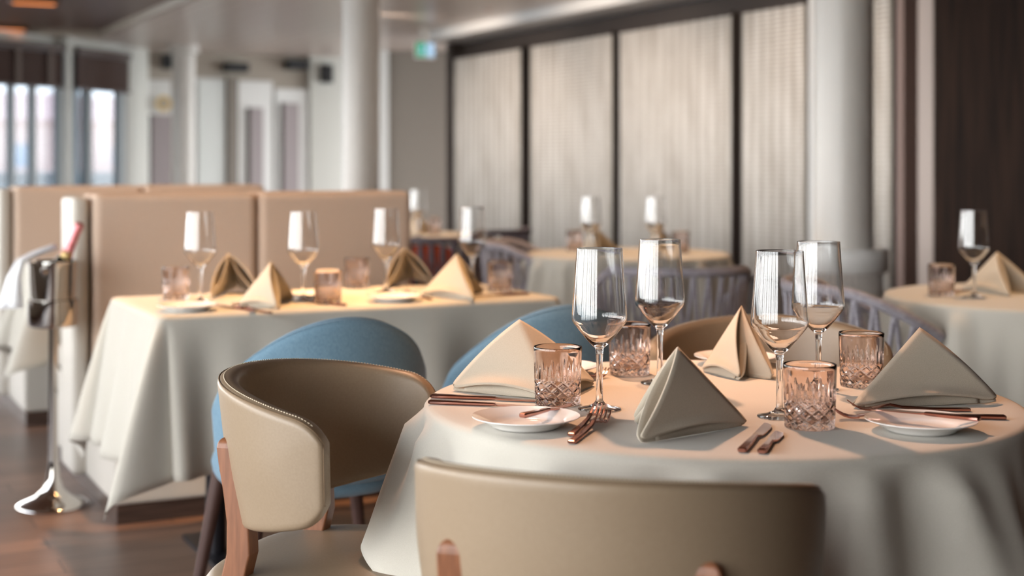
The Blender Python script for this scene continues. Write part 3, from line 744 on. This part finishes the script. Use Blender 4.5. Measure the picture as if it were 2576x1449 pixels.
def make_tumbler(nz=96, na=240):
    t = thing('tumbler', '', 'tumbler', (0,0,0), 0, 'rose cut-glass tumblers')
    H = .098; n = 12
    def cut(a, z):
        zz = z/H
        if zz < .44:                                 # diamond lattice
            p = (a/(2*pi)*n + zz*6.0) % 1; q = (a/(2*pi)*n - zz*6.0) % 1
            d = min(min(p, 1-p), min(q, 1-q)); k = max(0, 1-d/.19)
            fade = min(1, zz/.05)
            return -.0024*k*fade
        w = (zz-.40)/.34                             # spear flutes of two heights
        u = (a/(2*pi)*n) % 1; e = 0
        for c0, top in ((.5, 1.0), (0, .74), (1, .74)):
            if w < top:
                hw = .25*(1-(w/top))**.6
                d = abs(u-c0)
                if d < hw: e = max(e, (1-(d/hw)**2)*.0019*min(1, (top-w)*3))
        return -e
    g = MB()
    zs = [0, .0012] + [.003 + (.088-.003)*i/nz for i in range(nz+1)] + [.093, .0965, .0979]
    R = lambda z: .0385 + .0028*(z/H)
    def outer(u, v):
        a = 2*pi*u; r = R(v) + cut(a, v) - (.0012 if v == 0 else 0) - (.0008 if v > .0975 else 0); return (r*cos(a), r*sin(a), v)
    us = [i/na for i in range(na)]
    g.grid(outer, us, zs, True)
    inner = [(.0398,.0979),(.0388,.0965),(.0384,.0900),(.0372,.0500),(.0362,.0220),(.0340,.0150),(.0250,.0115),(.0001,.0105)]
    g.grid(lambda u, v: (inner[v][0]*cos(2*pi*u), inner[v][0]*sin(2*pi*u), inner[v][1]), us, list(range(len(inner))), True)
    base = [(.0373,0),(.0300,.0006),(.0150,.0012),(.0001,.0014)]
    g.grid(lambda u, v: (base[v][0]*cos(2*pi*u), base[v][0]*sin(2*pi*u), base[v][1]), us, list(range(len(base))), True)
    b = g.build('cup', M['rose_glass'], t); weld(b, 3e-5)
    import bmesh
    bm = bmesh.new(); bm.from_mesh(b.data)
    for e in bm.edges:
        e.smooth = not (len(e.link_faces) == 2 and e.calc_face_angle(0) > radians(50))
    bm.to_mesh(b.data); bm.free()
    return t
tb = make_tumbler()
def set_tumbler(first, px, d, label, rz=0):
    x, y = atd(px, d); o = tb if first else dup(tb, (0,0,0)); o.location = (x, y, TZ+.0015); o.rotation_euler = (0,0,rz); o['label'] = label
set_tumbler(True, 1403, 2.43, 'rose cut-glass tumbler in front of the left napkin, above the side plate')
set_tumbler(False, 1584, 2.78, 'rose cut-glass tumbler at the back of the nearest table, behind the left wine glass', .1)
set_tumbler(False, 2037, 2.215, 'rose cut-glass tumbler casting a shadow right of the two front knives', .2)
set_tumbler(False, 2167, 2.63, 'rose cut-glass tumbler partly behind the right-hand napkin', .3)
set_tumbler(False, 443, 4.32, 'rose tumbler at the left end of the banquette table', .1)
set_tumbler(False, 825, 4.19, 'amber-lit rose tumbler nearest the front edge of the banquette table', .2)
set_tumbler(False, 898, 4.72, 'rose tumbler against the banquette back, right of the amber-lit one', .2)
set_tumbler(False, 1258, 4.58, 'rose tumbler at the right end of the banquette table', .4)
set_tumbler(False, 2368, 4.43, 'rose tumbler on the right-edge table before the pale metal trim', .4)
set_tumbler(False, 1446, 6.75, 'rose tumbler left of the napkins on the far round table', .4)
set_tumbler(False, 1712, 6.6, 'rose tumbler right of the napkins on the far round table', .4)
set_tumbler(False, 1092, 8.35, 'rose tumbler on the small far table beyond the banquette', .4)

def make_plate():
    t = MB().lathe([(0,.0035),(.040,.0035),(.052,.0048),(.056,.0078),(.0600,.0105),(.0820,.0178),(.0838,.0186),(.0838,.0172),(.0610,.0080),(.0560,.0040),(.0500,.0),(.0450,.0),(.0440,.0015),(0,.0015)], 64).build('side_plate', M['porcelain'], angle=60)
    return tag(t, '', 'plate', 'white side plates')
pl = make_plate()
def set_plate(first, px, py, label):
    x, y = at(px, py, TZ+.012); o = pl if first else pl.copy()
    if not first: COL.objects.link(o)
    o.location = (x, y, TZ+.0015); o['label'] = label
set_plate(True, 1323, 1057, 'white side plate with a butter knife across it, front left of the nearest table')
set_plate(False, 2316, 1066, 'white side plate before the right-hand napkin and long knife')
set_plate(False, 1396, 928, 'white side plate mostly hidden behind the left napkin and tumbler')
set_plate(False, 1850, 903, 'white side plate at the back edge, behind the open standing napkin')
set_plate(False, 472, 772, 'white side plate at the left end of the banquette table')
set_plate(False, 992, 749, 'white side plate in front of the two right napkins on the banquette table')
set_plate(False, 790, 742, 'white side plate beside the amber-lit tumbler')

def sect(x, w, t, z, ch=.35):                        # flat hexagonal-ish cross section at distance x along the piece
    return [(x, -w/2, z+t*.3), (x, -w*ch, z), (x, w*ch, z), (x, w/2, z+t*.3), (x, w/2, z+t*.7), (x, w*ch, z+t), (x, -w*ch, z+t), (x, -w/2, z+t*.7)]
def make_knife(L, label, group):
    t = thing('knife', label, 'knife', (0,0,0), 0, group); hl = L*.5
    MB().loft([sect(0,.010,.005,.001), sect(.003,.0135,.0075,0), sect(hl*.5,.0120,.0068,.0002), sect(hl*.93,.0088,.0058,.0008), sect(hl,.0080,.0048,.0014)]).build('handle', M['copper'], t, smooth=True, angle=30)
    def blade(x, lo, hi, th): return [(x, lo, .0022), (x, hi, .0022), (x, hi, .0022+th), (x, lo, .0022+th)]
    b = L-hl
    MB().loft([blade(hl,-.004,.004,.0028), blade(hl+.006,-.0085,.006,.0020), blade(hl+b*.3,-.0100,.0065,.0014), blade(hl+b*.62,-.0105,.0068,.0012), blade(hl+b*.85,-.0070,.0068,.0010), blade(hl+b*.96,.0000,.0066,.0009), blade(L,.0052,.0064,.0008)]).build('blade', M['copper'], t, smooth=True, angle=30)
    return t
def make_fork(L, label, group):
    t = thing('fork', label, 'fork', (0,0,0), 0, group); hl = L*.66
    MB().loft([sect(0,.010,.004,.001), sect(.003,.0130,.0060,0), sect(hl*.5,.0105,.0055,.001), sect(hl*.85,.0072,.0045,.005), sect(hl,.0068,.0042,.0095)]).build('handle', M['copper'], t, angle=30)
    MB().loft([sect(hl-.001,.0068,.0040,.0095), sect(hl+.010,.014,.0030,.0085), sect(hl+.020,.0225,.0024,.0062), sect(hl+.030,.0240,.0022,.0042)]).build('head', M['copper'], t, angle=30)
    for k in range(4):
        yy = (k-1.5)*.0067; secs = []
        for q in range(6):
            x = hl+.027+(L-hl-.027)*q/5; z = .0042 - .004*sin(pi*q/7) + .015*(q/5)**2; w = .0036*(1-.55*(q/5)**2); th = .0022
            secs.append([(x, yy-w/2, z), (x, yy+w/2, z), (x, yy+w/2, z+th), (x, yy-w/2, z+th)])
        MB().loft(secs).build('tine', M['copper'], t, smooth=False)
    return t
GK, GF, GB = 'rose copper knives', 'rose copper forks', 'rose copper butter knives'
protos = {}
def lay(kind, p, q, label, z=.0015, tilt=0, roll=0):
    """handle end at pixel p, pointing at pixel q (both on the table)"""
    a = at(*p); b_ = at(*q); ang = atan2(b_[1]-a[1], b_[0]-a[0])
    L0 = {'knife': .232, 'fork': .20, 'butter': .168}[kind]
    if kind not in protos:
        o = make_fork(L0, label, GF) if kind == 'fork' else make_knife(L0, label, GK if kind == 'knife' else GB)
        if kind == 'butter': o.name = 'butter_knife'
        protos[kind] = o
    else: o = dup(protos[kind], (0,0,0), 0, label)
    o.location = (a[0], a[1], TZ+z); o.rotation_euler = (roll, -tilt, ang); o.rotation_mode = 'XYZ'
    return o
lay('knife', (1079,1018), (1420,1032), 'rose copper knife before the left napkin, nearer of the parallel pair')
lay('knife', (1084,1003), (1425,1016), 'rose copper knife before the left napkin, farther of the parallel pair')
lay('butter', (1313,1084), (1446,1041), 'rose copper butter knife lying across the front left side plate', .0195, -.03)
lay('fork', (1437,1120), (1552,1040), 'rose copper fork with tines up left of the front centre napkin, nearer one', .0015)
lay('fork', (1437,1101), (1540,1020), 'rose copper fork laid just behind another, right of the side plate', .0015)
lay('knife', (1866,1142), (1942,1062), 'rose copper knife at the front edge, left of the two beside the tumbler')
lay('butter', (1916,1145), (1972,1078), 'rose copper small knife at the front edge, right of the two beside the tumbler')
lay('knife', (2531,1058), (2182,1048), 'long rose copper knife between the right napkin and its side plate')
lay('butter', (2466,1092), (2300,1075), 'rose copper butter knife resting on the back rim of the right side plate', .0195)
lay('fork', (2424,1067), (2118,1056), 'rose copper fork with tines showing left of the right side plate, nearer one', .0015)
lay('fork', (2440,1037), (2184,1037), 'rose copper fork before the right napkin, tines just beneath its fold', .0015)
lay('fork', (1395,985), (1535,945), 'rose copper fork behind the left tumbler, tips past the wine glass stem', .0015)
lay('knife', (640,786), (545,771), 'rose copper knife right of the left-end plate on the banquette table')
lay('fork', (682,791), (585,776), 'rose copper fork in front of the second napkin on the banquette table')
lay('knife', (868,772), (760,760), 'rose copper knife at the foot of the amber-lit tumbler')
lay('fork', (1085,757), (985,735), 'rose copper fork between plate and napkin on the banquette table')
lay('knife', (1330,742), (1205,748), 'rose copper knife at the right end of the banquette table')
lay('knife', (2385,741), (2470,724), 'rose copper knife between tumbler and napkin on the right-edge table')

# napkins folded into standing pyramids
def napkin(A, B, C, Mp, label, bulge=.010, inn=.008, lift=.013):
    """A closed foot, B and C open feet (pixels on the table), Mp = (px, py, height) tip"""
    a = Vector((*at(*A), 0)); b_ = Vector((*at(*B), 0)); c = Vector((*at(*C), 0))
    mz = Mp[2]; d = (CAMZ-TZ-mz)*FPX/(Mp[1]-HY); m_ = Vector((*atd(Mp[0], d), mz))
    cen = (a+b_+c)/3
    t = thing('napkin', label, 'napkin', (cen.x, cen.y, TZ+.0025), 0, 'stone linen napkins folded into pyramids')
    a -= cen; b_ -= cen; c -= cen; m_ -= Vector((cen.x, cen.y, 0))
    N = 22
    def face(P, other, amt, lf, mb, shr=0):
        n = (P-a).cross(m_-a).normalized()
        if n.dot(other-a) > 0: n = -n
        base = (P-a); V = {}; L = []
        for i in range(N+1):
            for j in range(N+1-i):
                u = i/N; v = j/N; w = 1-u-v           # u: toward P, v: toward M, w: toward A
                p = a*w + P*u + m_*v
                rad = 1-w; tt = v/max(rad, 1e-6)
                k = 4*tt*(1-tt)
                p = p + n*amt*k*rad**1.2
                sn = sin(pi*u/(u+w+1e-6))
                if lf:
                    p = p + n*(.007 + .25*amt)*max(0, 1-v/.16)*sn
                    p.z += lf*max(0, 1-v/.25)*sn
                # round the foot corner and soften the tip
                ru = max(0, (u-.86)/.14); p = p + (a-P).normalized()*.012*ru**2 + Vector((0,0,.010*ru**2*(1 if amt > 0 else .3)))
                rw = max(0, (w-.88)/.12); p = p + (P-a).normalized()*.010*rw**2 + Vector((0,0,.006*rw**2))
                p.z = max(p.z, 0)
                V[(i,j)] = len(L); L.append(p)
        F = []
        for i in range(N):
            for j in range(N-i):
                F.append((V[(i,j)], V[(i+1,j)], V[(i,j+1)]))
                if i+j < N-1: F.append((V[(i+1,j)], V[(i+1,j+1)], V[(i,j+1)]))
        mb.add(L, F)
    g = MB(); face(b_, c, bulge, lift, g); face(c, b_, bulge, lift, g)
    o = g.build('outer_fold', M['napkin'], t, solid=.0028); weld(o, 2e-4)
    g = MB(); face(b_, c, -inn, 0, g); face(c, b_, -inn, 0, g)
    o = g.build('inner_fold', M['napkin'], t, solid=.0022); weld(o, 2e-4)
    # hem strips peeping out under the outer fold
    for P, Q in ((b_, c), (c, b_)):
        n = (P-a).cross(m_-a).normalized()
        if n.dot(Q-a) > 0: n = -n
        nf = Vector((n.x, n.y, 0)).normalized(); g = MB(); ct = n.z/max(.2, sqrt(n.x*n.x+n.y*n.y))
        def hemf(s, v):
            z = .001 + v*min(.030, .42*min(s, 1-s)*(P-a).length)
            p = a*(1-s) + P*s + nf*(.0015*sin(9*s) + .002 - z*ct); p.z = z; return p
        g.grid(hemf, [.10+.74*i/24 for i in range(25)], [0, .35, .7, 1]); g.build('hem', M['napkin'], t, solid=.0018)
    return t
napkin((1396,1010), (1126,985), (1500,970), (1306,808,.122), 'stone napkin pyramid at the left of the nearest table, behind the tumbler')
napkin((1888,1072), (1598,1122), (1582,1072), (1704,877,.128), 'stone napkin pyramid in front centre, open fold facing left', .012, .018)
napkin((1762,935), (1868,962), (1953,960), (1866,772,.126), 'stone napkin pyramid at the back of the nearest table, open side facing the camera', .016, .012)
napkin((2136,1032), (2522,1016), (2280,975), (2314,828,.120), 'broad stone napkin pyramid at the right of the nearest table')
napkin((596,724), (530,754), (652,744), (574,640,.126), 'napkin pyramid leftmost on the banquette table, dark opening facing out', .016)
napkin((594,772), (702,780), (742,757), (683,660,.126), 'napkin pyramid second on the banquette table, pale face and double fold', .02, .02)
napkin((1036,702), (970,728), (1092,718), (1016,626,.126), 'napkin pyramid third on the banquette table, behind the right plate', .016)
napkin((1056,744), (1196,760), (1222,740), (1150,640,.126), 'napkin pyramid rightmost on the banquette table, warm pale face', .02, .02)
napkin((2418,728), (2544,748), (2625,742), (2509,635,.126), 'napkin pyramid on the right-edge table against dark wood', .016)
napkin((1462,636), (1508,644), (1560,634), (1494,570,.126), 'napkin pyramid behind the left glass on the far round table', .016)
napkin((1620,636), (1664,644), (1716,634), (1656,568,.126), 'napkin pyramid behind the right glass on the far round table', .016)
napkin((1024,588), (1056,592), (1100,588), (1044,534,.126), 'napkin pyramid on the small far table beyond the banquette', .016)

# ------------------------------------------------------------------ champagne stand
x, y = at(134, 1272, 0); st_ = thing('bucket_stand', 'polished steel wine bucket stand on the plank floor', 'stand', (x, y, 0))
MB().lathe([(0,0),(.118,0),(.121,.004),(.118,.010),(.100,.018),(.060,.034),(.034,.060),(.022,.10),(.017,.15),(.0165,.16),(0,.16)], 48).build('base', M['chrome'], st_)
MB().lathe([(.0155,.15),(.0155,.615),(0,.615)], 20).build('pole', M['chrome'], st_)
MB().lathe([(0,.608),(.070,.608),(.080,.612),(.083,.62),(.083,.70),(.080,.70),(.079,.622),(.0,.616)], 48).build('cup', M['chrome'], st_)
bu = thing('wine_bucket', 'polished steel wine bucket sitting in the tall stand', 'bucket', (x, y, .618))
MB().lathe([(0,0),(.062,0),(.066,.004),(.072,.06),(.0775,.14),(.0800,.205),(.0835,.208),(.0835,.214),(.078,.214),(.0755,.14),(.070,.06),(.060,.006),(0,.006)], 56).build('body', M['chrome'], bu)
for sgn in (-1, 1):
    dx, dy = CA*sgn*.0, 0
    kx, ky = (-SA*.079, -CA*.079) if sgn < 0 else (SA*.079, CA*.079)
    g = MB(); g.tube([(kx*.95, ky*.95, .185), (kx*1.15, ky*1.15, .185)], .006, 10); g.lathe([(0,-.012),(.008,-.009),(.012,0),(.008,.009),(0,.012)], 14, c=(kx*1.2, ky*1.2, .185)); g.build('knob', M['chrome'], bu)
bo = thing('champagne_bottle', 'dark champagne bottle with pink foil neck leaning in the steel bucket', 'bottle', (x - .030*CA, y + .030*SA, .675))
lean = radians(23); ax = Vector((cos(lean)*0 + CA*sin(lean), -SA*sin(lean), cos(lean)))
bo.rotation_mode = 'QUATERNION'; bo.rotation_quaternion = Vector((0,0,1)).rotation_difference(ax)
MB().lathe([(0,0),(.034,0),(.038,.006),(.038,.10),(.036,.14),(.026,.175),(.0175,.20),(.0150,.23),(0,.23)], 36).build('glass_body', M['bottle'], bo)
MB().lathe([(.0235,.188),(.0190,.205),(.0165,.235),(.0155,.275),(.0165,.285),(.0165,.30),(.0145,.306)], 28).build('foil_capsule', M['foil'], bo)
MB().lathe([(.0145,.306),(.012,.311),(0,.313)], 28).build('cap_top', M['cork_red'], bo)
g = MB(); g.grid(lambda u, v: ((.0235-.004*v+.001)*cos(pi+.5+1.5*u), (.0235-.004*v+.001)*sin(pi+.5+1.5*u), .182+.024*v), [i/10 for i in range(11)], [0,.5,1]); g.build('neck_label', M['gold'], bo, solid=.0008)
tw = thing('towel', 'white folded towel hanging over the left rim of the wine bucket', 'towel', (x, y, .82))
def bez(pts, u):
    n = len(pts)-1; k = min(int(u*n), n-1); t = u*n-k; t = t*t*(3-2*t)*.4 + t*.6
    return [pts[k][i]*(1-t)+pts[k+1][i]*t for i in range(3)]
TL = [(-.005,.030,.880),(-.075,.010,.856),(-.118,-.015,.832),(-.145,-.030,.775),(-.160,-.034,.720),(-.172,-.036,.672)]   # lateral, depth, height down the left border
TR = [(.006,.040,.872),(-.045,.005,.852),(-.088,-.030,.830),(-.092,-.050,.780),(-.090,-.050,.725),(-.087,-.048,.676)]
def towel(u, v, off=0):
    p, q = bez(TL, u), bez(TR, u); l, d, z = [p[i]*(1-v)+q[i]*v for i in range(3)]
    d += -.012*sin(pi*v) + .004*sin(11*v+3*u) - off; z += .006*sin(pi*v)*(1-u) + off*.6*(1-u)
    return (l*CA + d*SA, -l*SA + d*CA, z - .82)
MB().grid(towel, [i/30 for i in range(31)], [i/16 for i in range(17)]).build('lower_fold', M['white_cloth'], tw, solid=.006)
MB().grid(lambda u, v: towel(u*.96, .04+.92*v, .008), [i/30 for i in range(31)], [i/16 for i in range(17)]).build('upper_fold', M['white_cloth'], tw, solid=.005)

# ------------------------------------------------------------------ light
def spot(x, y, z, e, size=70, col=(1,.62,.34), r=.045, blend=.6, target=None):
    l = bpy.data.lights.new('spot', 'SPOT'); l.energy = e; l.color = col; l.spot_size = radians(size); l.spot_blend = blend; l.shadow_soft_size = r
    o = bpy.data.objects.new('ceiling_spot_lamp', l); COL.objects.link(o); o.location = (x, y, z)
    if target: o.rotation_euler = (Vector(target)-Vector((x,y,z))).to_track_quat('-Z','Y').to_euler()
    return o
EX = 1.0
x, y = ld(.25, 2.95); spot(x, y, CZ+.03, 9, 46, (1,.55,.30), blend=.5)
x, y = ld(-.10, 3.86); spot(x, y, CZ+.03, 38, 34, (1,.54,.32), blend=.55, target=(TC[0], TC[1], TZ))
x, y = T2; spot(x-.25, y+.06, CZ+.03, 34, 46, (1,.56,.25)); spot(x+.33, y+.08, CZ+.03, 26, 46, (1,.56,.25))
spot(T5[0]-.1, T5[1]+.1, CZ-.02, 14, 70); spot(T3[0], T3[1], CZ-.02, 18, 70); spot(T4[0], T4[1], CZ-.02, 18, 70)
for yy in (5.2, 6.6, 8.2, 9.8): spot(1.6, yy, CZ+.03, 7, 80)
for yy in (7.0, 9.0, 11.0): spot(4.3, yy, CZ-.02, 7, 110, (1,.82,.68), target=(5.6, yy+.2, 1.5))
l = bpy.data.lights.new('window_portal', 'AREA'); l.shape = 'RECTANGLE'; l.size = 20.2; l.size_y = 2.2; l.cycles.is_portal = True
o = bpy.data.objects.new('window_portal', l); COL.objects.link(o); o.location = (XL-.05, 3.15, 1.22); o.rotation_euler = (0, -pi/2, 0); o.rotation_euler = Vector((1,0,0)).to_track_quat('-Z','Z').to_euler()

w = bpy.data.worlds.new('sky'); S.world = w; w.use_nodes = True; nt = w.node_tree
bg = nt.nodes['Background']; tc = nt.nodes.new('ShaderNodeTexCoord'); sp = nt.nodes.new('ShaderNodeSeparateXYZ'); nt.links.new(tc.outputs['Generated'], sp.inputs[0])
rp = nt.nodes.new('ShaderNodeValToRGB'); mr = nt.nodes.new('ShaderNodeMapRange'); mr.inputs['From Min'].default_value = -.3; mr.inputs['From Max'].default_value = .7
nt.links.new(sp.outputs['Z'], mr.inputs['Value']); nt.links.new(mr.outputs['Result'], rp.inputs['Fac'])
e = rp.color_ramp.elements; e[0].position = 0; e[0].color = (.40,.42,.42,1); e[1].position = 1; e[1].color = (.62,.78,1,1)
q = e.new(.29); q.color = (.58,.61,.61,1); q = e.new(.31); q.color = (1,1,.98,1); q = e.new(.55); q.color = (.95,.965,.97,1)
nt.links.new(rp.outputs['Color'], bg.inputs['Color']); bg.inputs['Strength'].default_value = 1.78

# ------------------------------------------------------------------ camera
cam = bpy.data.cameras.new('camera'); co = bpy.data.objects.new('camera', cam); COL.objects.link(co); S.camera = co
co.location = (0, 0, CAMZ); co.rotation_euler = (pi/2, 0, -YAW)
cam.sensor_width = 36; cam.lens = 36*FPX/2576; cam.shift_y = (HY - 724.5)/2576
cam.clip_start = .05; cam.clip_end = 300
cam.dof.use_dof = True; cam.dof.focus_distance = 2.42; cam.dof.aperture_fstop = 2.6
S.view_settings.view_transform = 'Standard'; S.view_settings.look = 'None'; S.view_settings.gamma = 1; S.view_settings.use_curve_mapping = False
S.view_settings.exposure = 2.74
S.cycles.max_bounces = 14; S.cycles.transmission_bounces = 12; S.cycles.glossy_bounces = 5; S.cycles.diffuse_bounces = 3; S.cycles.transparent_max_bounces = 40
S.cycles.sample_clamp_indirect = 4; S.cycles.use_denoising = True
